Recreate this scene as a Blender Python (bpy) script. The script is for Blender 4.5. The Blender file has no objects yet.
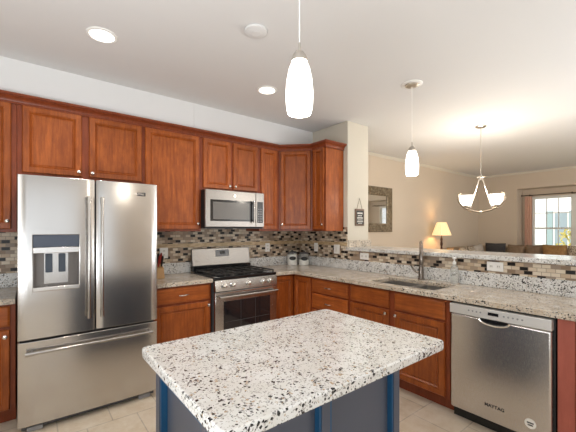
import bpy, bmesh, math, random
from mathutils import Vector, Matrix
random.seed(7)
R = math.radians
SC = bpy.context.scene
COL = SC.collection

# ------------------------------------------------------------------ camera
CEIL = 2.77
cd = bpy.data.cameras.new('camera'); cam = bpy.data.objects.new('camera', cd); COL.objects.link(cam)
cam.location = (-3.126, -3.7037, 1.4112)
cam.rotation_euler = (R(90), 0, -0.6653)
cd.sensor_width = 36.0
cd.lens = 329.6251 * 36.0 / 576.0
cd.shift_y = 13.2542 / 576.0
cd.clip_start = 0.05
SC.camera = cam

# ------------------------------------------------------------------ view + world + big lights
vs = SC.view_settings
vs.view_transform = 'Standard'; vs.look = 'None'; vs.gamma = 1.0; vs.use_curve_mapping = False
vs.exposure = 0.0
w = bpy.data.worlds.new('sky'); SC.world = w; w.use_nodes = True
bg = w.node_tree.nodes['Background']
bg.inputs['Color'].default_value = (0.92, 0.96, 1.0, 1); bg.inputs['Strength'].default_value = 1.0

def area(name, loc, target, sx, sy, power, col=(1, 1, 1)):
    l = bpy.data.lights.new(name, 'AREA'); l.shape = 'RECTANGLE'; l.size = sx; l.size_y = sy
    l.energy = power; l.color = col
    o = bpy.data.objects.new(name, l); COL.objects.link(o); o.location = loc
    o.rotation_euler = (Vector(target) - Vector(loc)).to_track_quat('-Z', 'Y').to_euler()
    return o
def point(name, loc, power, col=(1, .85, .68), r=.04):
    l = bpy.data.lights.new(name, 'POINT'); l.energy = power; l.color = col; l.shadow_soft_size = r
    o = bpy.data.objects.new(name, l); COL.objects.link(o); o.location = loc; return o
WARM = (1, .90, .76)
area('daylight_rear', (-3.1, -6.55, 1.35), (-3.1, 0, 1.35), 2.5, 2.2, 6, (.92, .97, 1))
area('added_side_fill', (-4.75, -3.6, 1.45), (0, -3.0, 1.3), 2.2, 1.8, 18, (.94, .97, 1))  # added fill in front of the left wall, which has no window
area('daylight_living', (3.2, -6.5, 1.5), (4.6, 0, 1.4), 3.0, 1.8, 50, (1, .97, .92))
area('added_bounce_fill', (1.0, -5.3, .95), (.8, -5.0, 3.0), 1.8, 1.8, 88, (.88, .94, 1))  # added fill, unseen, aimed up so the ceiling brightens the room
area('added_bounce_fill', (-4.0, -3.3, .95), (-3.6, -3.0, 3.0), 1.0, 1.0, 55, (.88, .94, 1))  # second added upward fill, left of the camera
sl = bpy.data.lights.new('sun', 'SUN'); sl.energy = 4.5; sl.angle = .01; sl.color = (1, .97, .92)
so = bpy.data.objects.new('sun', sl); COL.objects.link(so); so.rotation_euler = Vector((.75, -.25, -.6)).to_track_quat('-Z', 'Y').to_euler()

# ------------------------------------------------------------------ materials
M = {}
def mat(name, col=(.8, .8, .8), rough=.5, metal=0.0, spec=.5, emit=None, es=0.0, **kw):
    m = bpy.data.materials.new(name); m.use_nodes = True
    b = m.node_tree.nodes['Principled BSDF']
    b.inputs['Base Color'].default_value = (*col, 1)
    b.inputs['Roughness'].default_value = rough
    b.inputs['Metallic'].default_value = metal
    b.inputs['Specular IOR Level'].default_value = spec
    if emit: b.inputs['Emission Color'].default_value = (*emit, 1); b.inputs['Emission Strength'].default_value = es
    for k, v in kw.items(): b.inputs[k.replace('_', ' ')].default_value = v
    M[name] = m; return m
class NT:
    def __init__(s, m): s.t = m.node_tree; s.n = s.t.nodes; s.b = s.n['Principled BSDF']
    def add(s, ty, **kw):
        n = s.n.new(ty)
        for k, v in kw.items(): setattr(n, k, v)
        return n
    def ln(s, a, b): s.t.links.new(a, b)
    def coord(s, scale=(1, 1, 1)):
        tc = s.add('ShaderNodeTexCoord'); mp = s.add('ShaderNodeMapping'); mp.inputs['Scale'].default_value = scale
        s.ln(tc.outputs['Object'], mp.inputs['Vector']); return mp.outputs['Vector']
    def noise(s, vec, scale, detail=3, rough=.55):
        n = s.add('ShaderNodeTexNoise'); n.inputs['Scale'].default_value = scale
        n.inputs['Detail'].default_value = detail; n.inputs['Roughness'].default_value = rough
        s.ln(vec, n.inputs['Vector']); return n
    def ramp(s, fac, stops, interp='LINEAR'):
        r = s.add('ShaderNodeValToRGB'); cr = r.color_ramp; cr.interpolation = interp
        while len(cr.elements) < len(stops): cr.elements.new(.5)
        for e, (p, c) in zip(cr.elements, stops): e.position = p; e.color = (*c, 1)
        s.ln(fac, r.inputs['Fac']); return r
    def mix(s, fac, a, b):
        n = s.add('ShaderNodeMix', data_type='RGBA')
        for sock, v in ((n.inputs[0], fac), (n.inputs[6], a), (n.inputs[7], b)):
            if hasattr(v, 'links'): s.ln(v, sock)
            elif isinstance(v, tuple): sock.default_value = (*v, 1)
            else: sock.default_value = v
        return n.outputs[2]
    def math(s, op, a, b=0.0):
        n = s.add('ShaderNodeMath', operation=op)
        for sock, v in ((n.inputs[0], a), (n.inputs[1], b)):
            if hasattr(v, 'links'): s.ln(v, sock)
            else: sock.default_value = v
        return n.outputs[0]
    def bump(s, h, strength=.2, dist=.002):
        n = s.add('ShaderNodeBump'); n.inputs['Strength'].default_value = strength; n.inputs['Distance'].default_value = dist
        s.ln(h, n.inputs['Height']); s.ln(n.outputs['Normal'], s.b.inputs['Normal'])
    def base(s, c): s.ln(c, s.b.inputs['Base Color'])

def wood(name, c1, c2, scale, rough=.33):
    m = mat(name, c1, rough, spec=.38); t = NT(m)
    v = t.coord(scale); n = t.noise(v, 3.0, 6, .7)
    n2 = t.noise(t.coord((2.5, 2.5, 1.6)), 4.0, 5, .65)
    oi = t.add('ShaderNodeObjectInfo')
    r = t.ramp(n.outputs['Fac'], [(.3, c2), (.7, c1)])
    mid = tuple((a + b) * .5 for a, b in zip(c1, c2))
    c = t.mix(t.ramp(n2.outputs['Fac'], [(.42, (0, 0, 0)), (.66, (.6, .6, .6))]).outputs['Color'], r.outputs['Color'], c2)
    hsv = t.add('ShaderNodeHueSaturation'); t.ln(c, hsv.inputs['Color'])
    t.ln(t.math('ADD', t.math('MULTIPLY', oi.outputs['Random'], .2), .9), hsv.inputs['Value'])
    t.base(hsv.outputs['Color']); t.bump(n.outputs['Fac'], .06, .001)
    return m
wood('cherry_vertical', (.52, .138, .026), (.225, .049, .010), (14, 14, 1.2))
wood('cherry_horizontal', (.54, .145, .027), (.26, .058, .012), (1.2, 1.2, 14))
wood('cherry_frame', (.32, .070, .022), (.19, .038, .012), (14, 14, 1.2))
wood('cherry_panel', (.45, .125, .088), (.36, .095, .066), (10, 10, 1.0), .4)
wood('dark_wood', (.07, .03, .015), (.04, .018, .01), (8, 8, 2))
wood('light_wood', (.55, .33, .14), (.42, .24, .1), (10, 10, 2))

def granite(name, base1, base2, tan=0):
    m = mat(name, base1, .16); t = NT(m)
    v = t.coord()
    wob = t.noise(v, 70, 3)
    vm = t.add('ShaderNodeVectorMath', operation='MULTIPLY_ADD')
    t.ln(wob.outputs['Color'], vm.inputs[0]); vm.inputs[1].default_value = (.012, .012, .012); t.ln(v, vm.inputs[2])
    vv = vm.outputs[0]
    cl = t.noise(v, 9, 4)
    c = t.ramp(cl.outputs['Fac'], [(.35, base2), (.62, base1)]).outputs['Color']
    clu = t.math('MULTIPLY', t.math('SUBTRACT', t.noise(v, 13, 3).outputs['Fac'], .5), .9)
    def specks(scale, pick, size, col, c, ch):
        vo = t.add('ShaderNodeTexVoronoi'); vo.inputs['Scale'].default_value = scale; vo.inputs['Randomness'].default_value = 1
        t.ln(vv, vo.inputs['Vector'])
        sp = t.add('ShaderNodeSeparateColor'); t.ln(vo.outputs['Color'], sp.inputs['Color'])
        a = t.math('GREATER_THAN', t.math('ADD', sp.outputs[ch], clu), pick)
        lim = t.math('MULTIPLY', sp.outputs[(ch + 1) % 3], size)
        d = t.math('LESS_THAN', vo.outputs['Distance'], lim)
        return t.mix(t.math('MULTIPLY', a, d), c, col)
    c = specks(165, .62, .75, (.50, .48, .45), c, 0)
    c = specks(105, .93 - tan, .74, (.50, .39, .27), c, 1)
    c = specks(185, .78, .80, (.22, .21, .20), c, 2)
    c = specks(115, .80, .74, (.028, .027, .028), c, 0)
    c = specks(72, .91, .46, (.016, .016, .017), c, 1)
    t.base(c); return m
granite('granite', (.82, .82, .81), (.74, .73, .70)); granite('granite_warm_reflection', (.74, .66, .56), (.58, .48, .37), .30)  # same stone twice; the perimeter one has a warm reflection put into its colour

def mosaic():
    m = mat('mosaic_tile', rough=.33, spec=.3); t = NT(m)
    tc = t.add('ShaderNodeTexCoord'); sx = t.add('ShaderNodeSeparateXYZ'); t.ln(tc.outputs['Object'], sx.inputs[0])
    cx = t.add('ShaderNodeCombineXYZ'); t.ln(t.math('SUBTRACT', sx.outputs[0], sx.outputs[1]), cx.inputs[0]); t.ln(sx.outputs[2], cx.inputs[1])
    BW, RH = .058, .0300
    b = t.add('ShaderNodeTexBrick'); t.ln(cx.outputs[0], b.inputs['Vector'])
    b.inputs['Color1'].default_value = (0, 0, 0, 1); b.inputs['Color2'].default_value = (1, 1, 1, 1)
    b.inputs['Scale'].default_value = 1.0; b.inputs['Mortar Size'].default_value = .0018; b.inputs['Mortar Smooth'].default_value = 0
    b.inputs['Brick Width'].default_value = BW; b.inputs['Row Height'].default_value = RH
    r = t.ramp(b.outputs['Color'], [(0, (.26, .18, .12)), (.16, (.66, .55, .42)), (.38, (.40, .30, .22)), (.55, (.74, .65, .52)), (.74, (.33, .26, .205)), (.86, (.56, .43, .30))], 'CONSTANT')
    n = t.noise(tc.outputs['Object'], 60, 3)
    c = t.mix(t.math('MULTIPLY', n.outputs['Fac'], .10), r.outputs['Color'], (.45, .36, .26))
    # black tiles: about one in five of every row, staggered from row to row
    row = t.math('FLOOR', t.math('DIVIDE', sx.outputs[2], RH))
    u = t.math('DIVIDE', t.math('SUBTRACT', sx.outputs[0], sx.outputs[1]), BW)
    half = t.math('MULTIPLY', t.math('SUBTRACT', 1.0, t.math('FLOORED_MODULO', row, 2.0)), .5)
    colm = t.math('FLOOR', t.math('ADD', u, half))
    blk = t.math('FLOOR', t.math('DIVIDE', colm, 5.0))
    wn = t.add('ShaderNodeTexWhiteNoise', noise_dimensions='2D'); cv = t.add('ShaderNodeCombineXYZ'); t.ln(blk, cv.inputs[0]); t.ln(row, cv.inputs[1]); t.ln(cv.outputs[0], wn.inputs['Vector'])
    jit = t.math('FLOOR', t.math('MULTIPLY', wn.outputs['Value'], 2.999))
    ph = t.math('FLOORED_MODULO', t.math('ADD', t.math('ADD', colm, t.math('MULTIPLY', row, 2.0)), jit), 5.0)
    c = t.mix(t.math('LESS_THAN', ph, .5), c, (.008, .006, .006))
    c = t.mix(b.outputs['Fac'], c, (.34, .26, .19)); t.base(c)
    t.bump(t.math('SUBTRACT', 1.0, b.outputs['Fac']), .3, .002)
mosaic()
def accent():
    m = mat('accent_tile', (.55, .40, .22), .3); t = NT(m)
    n = t.noise(t.coord((1, 1, 3)), 14, 4); t.base(t.ramp(n.outputs['Fac'], [(.35, (.42, .29, .15)), (.65, (.66, .50, .30))]).outputs['Color'])
accent()
def floor_tile():
    m = mat('floor_tile', rough=.4); t = NT(m)
    tc = t.add('ShaderNodeTexCoord'); v = tc.outputs['Object']
    b = t.add('ShaderNodeTexBrick'); t.ln(v, b.inputs['Vector'])
    b.offset = 0.5
    b.inputs['Color1'].default_value = (.66, .54, .40, 1); b.inputs['Color2'].default_value = (.78, .68, .54, 1)
    b.inputs['Mortar'].default_value = (.36, .29, .22, 1); b.inputs['Scale'].default_value = 1.0
    b.inputs['Mortar Size'].default_value = .004; b.inputs['Brick Width'].default_value = .33; b.inputs['Row Height'].default_value = .33
    n = t.noise(v, 7, 8, .7); n2 = t.noise(v, 2.5, 3)
    f = t.ramp(n.outputs['Fac'], [(.38, (0, 0, 0)), (.66, (1, 1, 1))]).outputs['Color']
    c = t.mix(t.math('MULTIPLY', f, .65), b.outputs['Color'], (.92, .86, .76))
    c = t.mix(t.math('MULTIPLY', n2.outputs['Fac'], .45), c, (.56, .42, .29)); t.base(c)
    t.bump(t.math('SUBTRACT', 1.0, b.outputs['Fac']), .3, .003)
floor_tile()
def plaster(name, col, rough=.7):
    m = mat(name, col, rough, spec=.25); t = NT(m); n = t.noise(t.coord(), 220, 2); t.bump(n.outputs['Fac'], .08, .001)
plaster('ceiling_paint', (.77, .76, .75)); plaster('kitchen_paint', (.81, .81, .81)); plaster('cream_paint', (.68, .63, .535)); plaster('beige_paint', (.66, .56, .45))
def steel(name, col, rough, sc):
    m = mat(name, col, rough, 1.0); t = NT(m)
    n = t.noise(t.coord(sc), 60, 3); t.ln(t.ramp(n.outputs['Fac'], [(.3, (rough * .85,) * 3), (.7, (rough * 1.2,) * 3)]).outputs['Color'], t.b.inputs['Roughness'])
steel('steel', (.58, .56, .54), .20, (.3, .3, 30)); steel('steel_bright', (.72, .70, .68), .24, (.3, .3, 25)); steel('steel_vertical', (.64, .62, .60), .24, (30, 30, .4)); steel('steel_soft', (.35, .33, .31), .30, (.3, .3, 30)); steel('handle_steel', (.46, .44, .42), .2, (3, 3, 3)); steel('sink_steel', (.50, .48, .46), .38, (4, 4, 4))
mat('faucet_metal', (.24, .205, .18), .22, 1); mat('chrome', (.82, .80, .77), .12, 1); mat('nickel', (.58, .54, .49), .3, 1); mat('control_silver', (.70, .69, .67), .4, .35); mat('bronze_light', (.30, .24, .18), .35, .9); mat('bronze', (.10, .075, .055), .38, .8)
mat('black_gloss', (.012, .012, .013), .12); mat('black_matte', (.02, .02, .02), .55); mat('iron', (.035, .034, .034), .5, .3)
mat('oven_glass', (.022, .018, .020), .06, spec=.8); mat('dark_grey', (.09, .09, .095), .45); mat('screen_grey', (.16, .15, .14), .2); mat('mid_grey', (.30, .30, .31), .4)
mat('white_plastic', (.93, .92, .89), .35); mat('white_trim', (.86, .84, .79), .45); mat('white_glass_jar', (.86, .85, .80), .15)
mat('panel_display', (.065, .08, .115), .3); mat('display_cavity', (.17, .155, .145), .4, .4); mat('paddle_blue', (.05, .065, .09), .35)
mat('blue_paint_sheen', (.088, .104, .145), .38); mat('blue_paint', (.014, .095, .22), .35)  # one island paint: first has the grey sheen of flat faces coloured in
mat('opal_shade', (.95, .92, .86), .3, emit=(1, .96, .89), es=4); mat('can_lens', (1, 1, 1), .4, emit=(1, .95, .86), es=5)
mat('lamp_fabric', (.85, .68, .42), .8, emit=(1, .70, .34), es=.75)
mat('mirror_glass', (.80, .80, .77), .03, 1); mat('label_ink', (.02, .02, .022), .4); mat('white_ink', (.88, .86, .80), .5)
mat('kraft', (.20, .13, .09), .6); mat('string', (.25, .19, .13), .8); mat('red_plastic', (.35, .03, .025), .3)
mat('outside_wall', (.86, .87, .87), .7); mat('shutter', (.30, .40, .42), .5); mat('outside_pane', (.30, .36, .40), .1); mat('foliage', (.50, .42, .10), .7); mat('bark', (.2, .14, .09), .8); mat('grass', (.25, .32, .12), .9)
def fabric(name, c1, c2, sc=30):
    m = mat(name, c1, .9, spec=.15); t = NT(m); n = t.noise(t.coord(), sc, 4)
    t.base(t.ramp(n.outputs['Fac'], [(.35, c2), (.65, c1)]).outputs['Color']); t.bump(t.noise(t.coord(), 400, 2).outputs['Fac'], .2, .001)
fabric('sofa_brown', (.27, .19, .125), (.22, .15, .10)); fabric('golden_brown', (.38, .22, .095), (.29, .165, .065)); fabric('navy_fabric', (.075, .072, .075), (.055, .053, .056))
fabric('grey_fabric', (.50, .45, .40), (.42, .37, .32)); fabric('curtain_cloth', (.86, .58, .45), (.78, .50, .38)); fabric('sofa_tan', (.42, .32, .22), (.36, .27, .18))
def patterned():
    m = mat('patterned_fabric', rough=.9); t = NT(m); n = t.noise(t.coord(), 11, 2); n.inputs['Distortion'].default_value = 1.5
    t.base(t.ramp(n.outputs['Fac'], [(.40, (.55, .47, .36)), (.47, (.16, .11, .08)), (.55, (.52, .44, .33)), (.62, (.13, .10, .08))], 'CONSTANT').outputs['Color'])
patterned()
def mirror_frame():
    m = mat('frame_mosaic', rough=.4, metal=.3); t = NT(m); v = t.add('ShaderNodeTexVoronoi'); v.inputs['Scale'].default_value = 45; t.ln(t.coord(), v.inputs['Vector'])
    s = t.add('ShaderNodeSeparateColor'); t.ln(v.outputs['Color'], s.inputs[0])
    t.base(t.ramp(s.outputs[0], [(0, (.10, .075, .045)), (.5, (.20, .15, .09)), (1, (.30, .24, .16))]).outputs['Color'])
mirror_frame()
def pane_mat():
    m = bpy.data.materials.new('pane_glass'); m.use_nodes = True; t = m.node_tree; t.nodes.clear()
    o = t.nodes.new('ShaderNodeOutputMaterial'); mx = t.nodes.new('ShaderNodeMixShader'); tr = t.nodes.new('ShaderNodeBsdfTransparent'); gl = t.nodes.new('ShaderNodeBsdfGlossy')
    gl.inputs['Roughness'].default_value = .02; fr = t.nodes.new('ShaderNodeFresnel'); fr.inputs['IOR'].default_value = 1.3
    t.links.new(fr.outputs[0], mx.inputs[0]); t.links.new(tr.outputs[0], mx.inputs[1]); t.links.new(gl.outputs[0], mx.inputs[2]); t.links.new(mx.outputs[0], o.inputs[0]); M['pane_glass'] = m
pane_mat()
mat('clear_glass', (.95, .96, .93), .05, Transmission_Weight=.75)

# ------------------------------------------------------------------ mesh helpers (world coordinates)
class MB:
    def __init__(s): s.bm = bmesh.new()
    def poly(s, pts):
        return s.bm.faces.new([s.bm.verts.new(p) for p in pts])
    def hexa(s, p):      # 8 points: bottom 4, top 4
        v = [s.bm.verts.new(q) for q in p]
        for f in ((3, 2, 1, 0), (4, 5, 6, 7), (0, 1, 5, 4), (1, 2, 6, 5), (2, 3, 7, 6), (3, 0, 4, 7)): s.bm.faces.new([v[i] for i in f])
        return s
    def box(s, x0, x1, y0, y1, z0, z1):
        return s.hexa([(x0, y0, z0), (x1, y0, z0), (x1, y1, z0), (x0, y1, z0), (x0, y0, z1), (x1, y0, z1), (x1, y1, z1), (x0, y1, z1)])
    def fbox(s, fr, u0, u1, n0, n1, z0, z1):
        P = fr.p
        return s.hexa([P(u0, n1, z0), P(u1, n1, z0), P(u1, n0, z0), P(u0, n0, z0), P(u0, n1, z1), P(u1, n1, z1), P(u1, n0, z1), P(u0, n0, z1)])
    def prism(s, poly, z0, z1):
        a = [s.bm.verts.new((x, y, z0)) for x, y in poly]; b = [s.bm.verts.new((x, y, z1)) for x, y in poly]
        n = len(poly); s.bm.faces.new(a[::-1]); s.bm.faces.new(b)
        for i in range(n): s.bm.faces.new((a[i], a[(i + 1) % n], b[(i + 1) % n], b[i]))
        return s
    def cells(s, xs, ys, keep, z0, z1):
        V = {}
        def v(i, j, k):
            if (i, j, k) not in V: V[(i, j, k)] = s.bm.verts.new((xs[i], ys[j], (z0, z1)[k]))
            return V[(i, j, k)]
        nx, ny = len(xs) - 1, len(ys) - 1
        K = lambda i, j: 0 <= i < nx and 0 <= j < ny and keep((xs[i] + xs[i + 1]) / 2, (ys[j] + ys[j + 1]) / 2)
        for i in range(nx):
            for j in range(ny):
                if not K(i, j): continue
                s.bm.faces.new((v(i, j, 1), v(i + 1, j, 1), v(i + 1, j + 1, 1), v(i, j + 1, 1)))
                s.bm.faces.new((v(i, j, 0), v(i, j + 1, 0), v(i + 1, j + 1, 0), v(i + 1, j, 0)))
                if not K(i, j - 1): s.bm.faces.new((v(i, j, 0), v(i + 1, j, 0), v(i + 1, j, 1), v(i, j, 1)))
                if not K(i, j + 1): s.bm.faces.new((v(i + 1, j + 1, 0), v(i, j + 1, 0), v(i, j + 1, 1), v(i + 1, j + 1, 1)))
                if not K(i - 1, j): s.bm.faces.new((v(i, j + 1, 0), v(i, j, 0), v(i, j, 1), v(i, j + 1, 1)))
                if not K(i + 1, j): s.bm.faces.new((v(i + 1, j, 0), v(i + 1, j + 1, 0), v(i + 1, j + 1, 1), v(i + 1, j, 1)))
        bmesh.ops.dissolve_limit(s.bm, angle_limit=.01, verts=s.bm.verts, edges=s.bm.edges)
        return s
    def lathe(s, prof, c, axis=(0, 0, 1), seg=24, caps=True):
        a = Vector(axis).normalized(); t = Vector((1, 0, 0)) if abs(a.x) < .9 else Vector((0, 1, 0))
        e1 = a.cross(t).normalized(); e2 = a.cross(e1); c = Vector(c); rings = []
        for r, h in prof:
            rings.append([s.bm.verts.new(c + a * h + (e1 * math.cos(2 * math.pi * i / seg) + e2 * math.sin(2 * math.pi * i / seg)) * max(r, 1e-4)) for i in range(seg)])
        for p, q in zip(rings, rings[1:]):
            for i in range(seg): s.bm.faces.new((p[i], p[(i + 1) % seg], q[(i + 1) % seg], q[i]))
        if caps: s.bm.faces.new(rings[0][::-1]); s.bm.faces.new(rings[-1])
        return s
    def cyl(s, c, r, h, axis=(0, 0, 1), seg=24): return s.lathe([(r, 0), (r, h)], c, axis, seg)
    def tube(s, pts, r, seg=10, caps=True):
        P = [Vector(p) for p in pts]; rr = r if isinstance(r, (list, tuple)) else [r] * len(P); rings = []
        tan = [(P[min(i + 1, len(P) - 1)] - P[max(i - 1, 0)]).normalized() for i in range(len(P))]
        e = tan[0].orthogonal().normalized()
        for i, p in enumerate(P):
            e = (e - tan[i] * e.dot(tan[i])).normalized(); f = tan[i].cross(e)
            rings.append([s.bm.verts.new(p + (e * math.cos(2 * math.pi * k / seg) + f * math.sin(2 * math.pi * k / seg)) * rr[i]) for k in range(seg)])
        for p, q in zip(rings, rings[1:]):
            for i in range(seg): s.bm.faces.new((p[i], p[(i + 1) % seg], q[(i + 1) % seg], q[i]))
        if caps: s.bm.faces.new(rings[0][::-1]); s.bm.faces.new(rings[-1])
        return s
    def sweep(s, path, prof):      # path in plan, prof = [(out, z)], out to the right of the path's direction
        P = [Vector((x, y)) for x, y in path]; rings = []
        for i, p in enumerate(P):
            d0 = (P[i] - P[i - 1]).normalized() if i else None; d1 = (P[i + 1] - P[i]).normalized() if i < len(P) - 1 else None
            n = [Vector((d.y, -d.x)) for d in (d0, d1) if d is not None]
            if len(n) == 2: b = (n[0] + n[1]).normalized(); b = b / b.dot(n[0])
            else: b = n[0]
            rings.append([s.bm.verts.new((p.x + b.x * o, p.y + b.y * o, z)) for o, z in prof])
        k = len(prof)
        for a, b in zip(rings, rings[1:]):
            for i in range(k): s.bm.faces.new((a[i], a[(i + 1) % k], b[(i + 1) % k], b[i]))
        s.bm.faces.new(rings[0][::-1]); s.bm.faces.new(rings[-1]); return s
    def panel(s, fr, u0, u1, z0, z1, prof):      # prof: [(inset, n)] concentric rectangles, first = back edge
        rings = [[s.bm.verts.new(fr.p(*q)) for q in ((u0 + a, n, z0 + a), (u1 - a, n, z0 + a), (u1 - a, n, z1 - a), (u0 + a, n, z1 - a))] for a, n in prof]
        for p, q in zip(rings, rings[1:]):
            for i in range(4): s.bm.faces.new((p[i], p[(i + 1) % 4], q[(i + 1) % 4], q[i]))
        s.bm.faces.new(rings[0][::-1]); s.bm.faces.new(rings[-1]); return s
    def pillow(s, c, ux, uz, w_, h, t, n=10):
        c = Vector(c); U = Vector(ux).normalized(); Z = Vector(uz).normalized(); N = U.cross(Z); G = {}
        for sd in (1, -1):
            for i in range(n + 1):
                for j in range(n + 1):
                    a, b = 2 * i / n - 1, 2 * j / n - 1; e = i in (0, n) or j in (0, n)
                    if e and sd < 0: G[(-1, i, j)] = G[(1, i, j)]; continue
                    th = t / 2 * ((1 - abs(a) ** 3.0) * (1 - abs(b) ** 3.0)) ** .5
                    pin = 1 - .05 * (1 - abs(a * b))
                    G[(sd, i, j)] = s.bm.verts.new(c + U * (a * w_ / 2 * pin) + Z * (b * h / 2 * pin) + N * (sd * th))
            for i in range(n):
                for j in range(n):
                    q = [G[(sd, i, j)], G[(sd, i + 1, j)], G[(sd, i + 1, j + 1)], G[(sd, i, j + 1)]]
                    s.bm.faces.new(q if sd > 0 else q[::-1])
        return s
    def build(s, name, m, parent=None, bevel=0, seg=2, smooth=True, label=None):
        bm = s.bm; bmesh.ops.recalc_face_normals(bm, faces=bm.faces)
        root = parent
        while root is not None and root.parent is not None: root = root.parent
        if root is not None: bmesh.ops.translate(bm, vec=-Vector(root.location), verts=bm.verts)
        me = bpy.data.meshes.new(name); bm.to_mesh(me); bm.free()
        if smooth:
            for p in me.polygons: p.use_smooth = True
            me.set_sharp_from_angle(angle=R(32))
        me.materials.append(M[m] if isinstance(m, str) else m)
        o = bpy.data.objects.new(name, me); COL.objects.link(o)
        if parent is not None: o.parent = parent
        if bevel:
            b = o.modifiers.new('bevel', 'BEVEL'); b.width = bevel; b.segments = seg; b.limit_method = 'ANGLE'; b.angle_limit = R(40); b.harden_normals = False
        if label: o['label'] = label
        return o
class Frame:
    def __init__(s, o, u): s.o = Vector(o); s.u = Vector(u).normalized(); s.n = Vector((s.u.y, -s.u.x, 0))
    def p(s, u, n, z): return s.o + s.u * u + s.n * n + Vector((0, 0, z))
def thing(name, loc, label, cat, group=None):
    o = bpy.data.objects.new(name, None); o.empty_display_size = .1; o.location = loc; COL.objects.link(o)
    return tag(o, label, cat, group)
def tag(o, label, cat, group=None):
    o['label'] = label; o['category'] = cat
    if group: o['group'] = group
    return o
def struct(o): o['kind'] = 'structure'; return o
def relabel(o, label): o['label'] = label
def copy_thing(root, loc, label, group=None):
    r = root.copy(); COL.objects.link(r); r.location = loc; r['label'] = label
    if group: r['group'] = group
    for ch in list(root.children):
        c = ch.copy(); COL.objects.link(c); c.parent = r
        for g in list(ch.children):
            d = g.copy(); COL.objects.link(d); d.parent = c
    return r
def text_mesh(name, body, size, fr, u, n, z, m, parent, depth=.0006):
    cu = bpy.data.curves.new(name, 'FONT'); cu.body = body; cu.size = size; cu.align_x = 'CENTER'; cu.align_y = 'CENTER'; cu.extrude = depth; cu.offset = size * .03
    o = bpy.data.objects.new(name, cu); COL.objects.link(o)
    bpy.context.view_layer.update()
    dg = bpy.context.evaluated_depsgraph_get(); me = bpy.data.meshes.new_from_object(o.evaluated_get(dg))
    bpy.data.objects.remove(o); bpy.data.curves.remove(cu)
    root = parent
    while root.parent is not None: root = root.parent
    off = fr.p(u, n, z) - Vector(root.location)
    for v in me.vertices: v.co = off + fr.u * v.co.x + Vector((0, 0, v.co.y)) + fr.n * v.co.z
    me.materials.clear(); me.materials.append(M[m])
    o = bpy.data.objects.new(name, me); COL.objects.link(o); o.parent = parent; return o

# ------------------------------------------------------------------ room shell
X0, X1, Y0 = -4.85, 6.1, -6.7          # left wall, window wall, rear wall
struct(MB().box(X0 - .1, X1 + .7, Y0 - .1, .1, -.1, 0).build('floor', 'floor_tile'))
struct(MB().box(X0 - .1, X1 + .7, Y0 - .1, .1, CEIL, CEIL + .1).build('ceiling', 'ceiling_paint'))
struct(MB().box(X0 - .1, .2, 0, .1, 0, CEIL).build('wall_back', 'kitchen_paint'))
struct(MB().box(.2, X1 + .7, 0, .1, 0, CEIL).build('wall_living', 'beige_paint'))
struct(MB().box(X0, -1.7312, -.283, 0, 2.40, CEIL).build('wall_soffit', 'kitchen_paint', bevel=.002))
struct(MB().box(-1.7300, 0, -.283, 0, 2.40, CEIL).build('wall_soffit_end', 'kitchen_paint', bevel=.002))
struct(MB().box(0, .404, -.927, 0, 0, CEIL).build('wall_column', 'cream_paint', bevel=.006))
struct(MB().box(0, .30, -3.72, -.927, 0, 1.148).build('wall_half', 'cream_paint'))
struct(MB().box(X0 - .1, X0, Y0, 0, 0, CEIL).build('wall_left', 'cream_paint'))
b = MB()                                # rear wall with two openings
for a in ((X0, -4.35, 0, CEIL), (-4.35, -1.85, 2.45, CEIL), (-4.35, -1.85, 0, .25), (-1.85, 1.7, 0, CEIL), (1.7, 4.7, 2.4, CEIL), (1.7, 4.7, 0, .6), (4.7, X1, 0, CEIL)):
    b.box(a[0], a[1], Y0 - .1, Y0, a[2], a[3])
struct(b.build('wall_rear', 'beige_paint'))
# window wall with its recessed bay
ZR = 2.38; YR = -.867; XB = 6.52
b = MB()
b.box(X1, X1 + .08, YR, 0, 0, CEIL).box(X1, X1 + .08, Y0, YR, ZR, CEIL).box(X1, X1 + .08, Y0, -4.0, 0, ZR)
struct(b.build('wall_window', 'beige_paint'))
b = MB()
b.box(X1 + .08, XB + .1, YR, YR + .08, 0, ZR).box(X1 + .08, XB + .1, -4.0, YR + .08, ZR, ZR + .08).box(X1 + .08, XB + .1, -4.08, -4.0, 0, ZR)
YW0, YW1, ZW0, ZW1 = -3.4, -1.055, .98, 2.20
b.box(XB, XB + .1, YW1, YR, 0, ZR).box(XB, XB + .1, -4.0, YW0, 0, ZR).box(XB, XB + .1, YW0, YW1, 0, ZW0).box(XB, XB + .1, YW0, YW1, ZW1, ZR)
struct(b.build('wall_bay', 'beige_paint'))
# crown trim in the living room (thin cove)
prof = [(0, CEIL - .075), (.012, CEIL - .075), (.03, CEIL - .045), (.055, CEIL - .015), (.06, CEIL), (0, CEIL)]
prof = [(o * .6, CEIL - (CEIL - z) * .6) for o, z in prof]
struct(MB().sweep([(.404, 0), (X1, 0), (X1, -6.6)], prof).build('trim_1', 'cream_paint'))

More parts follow.
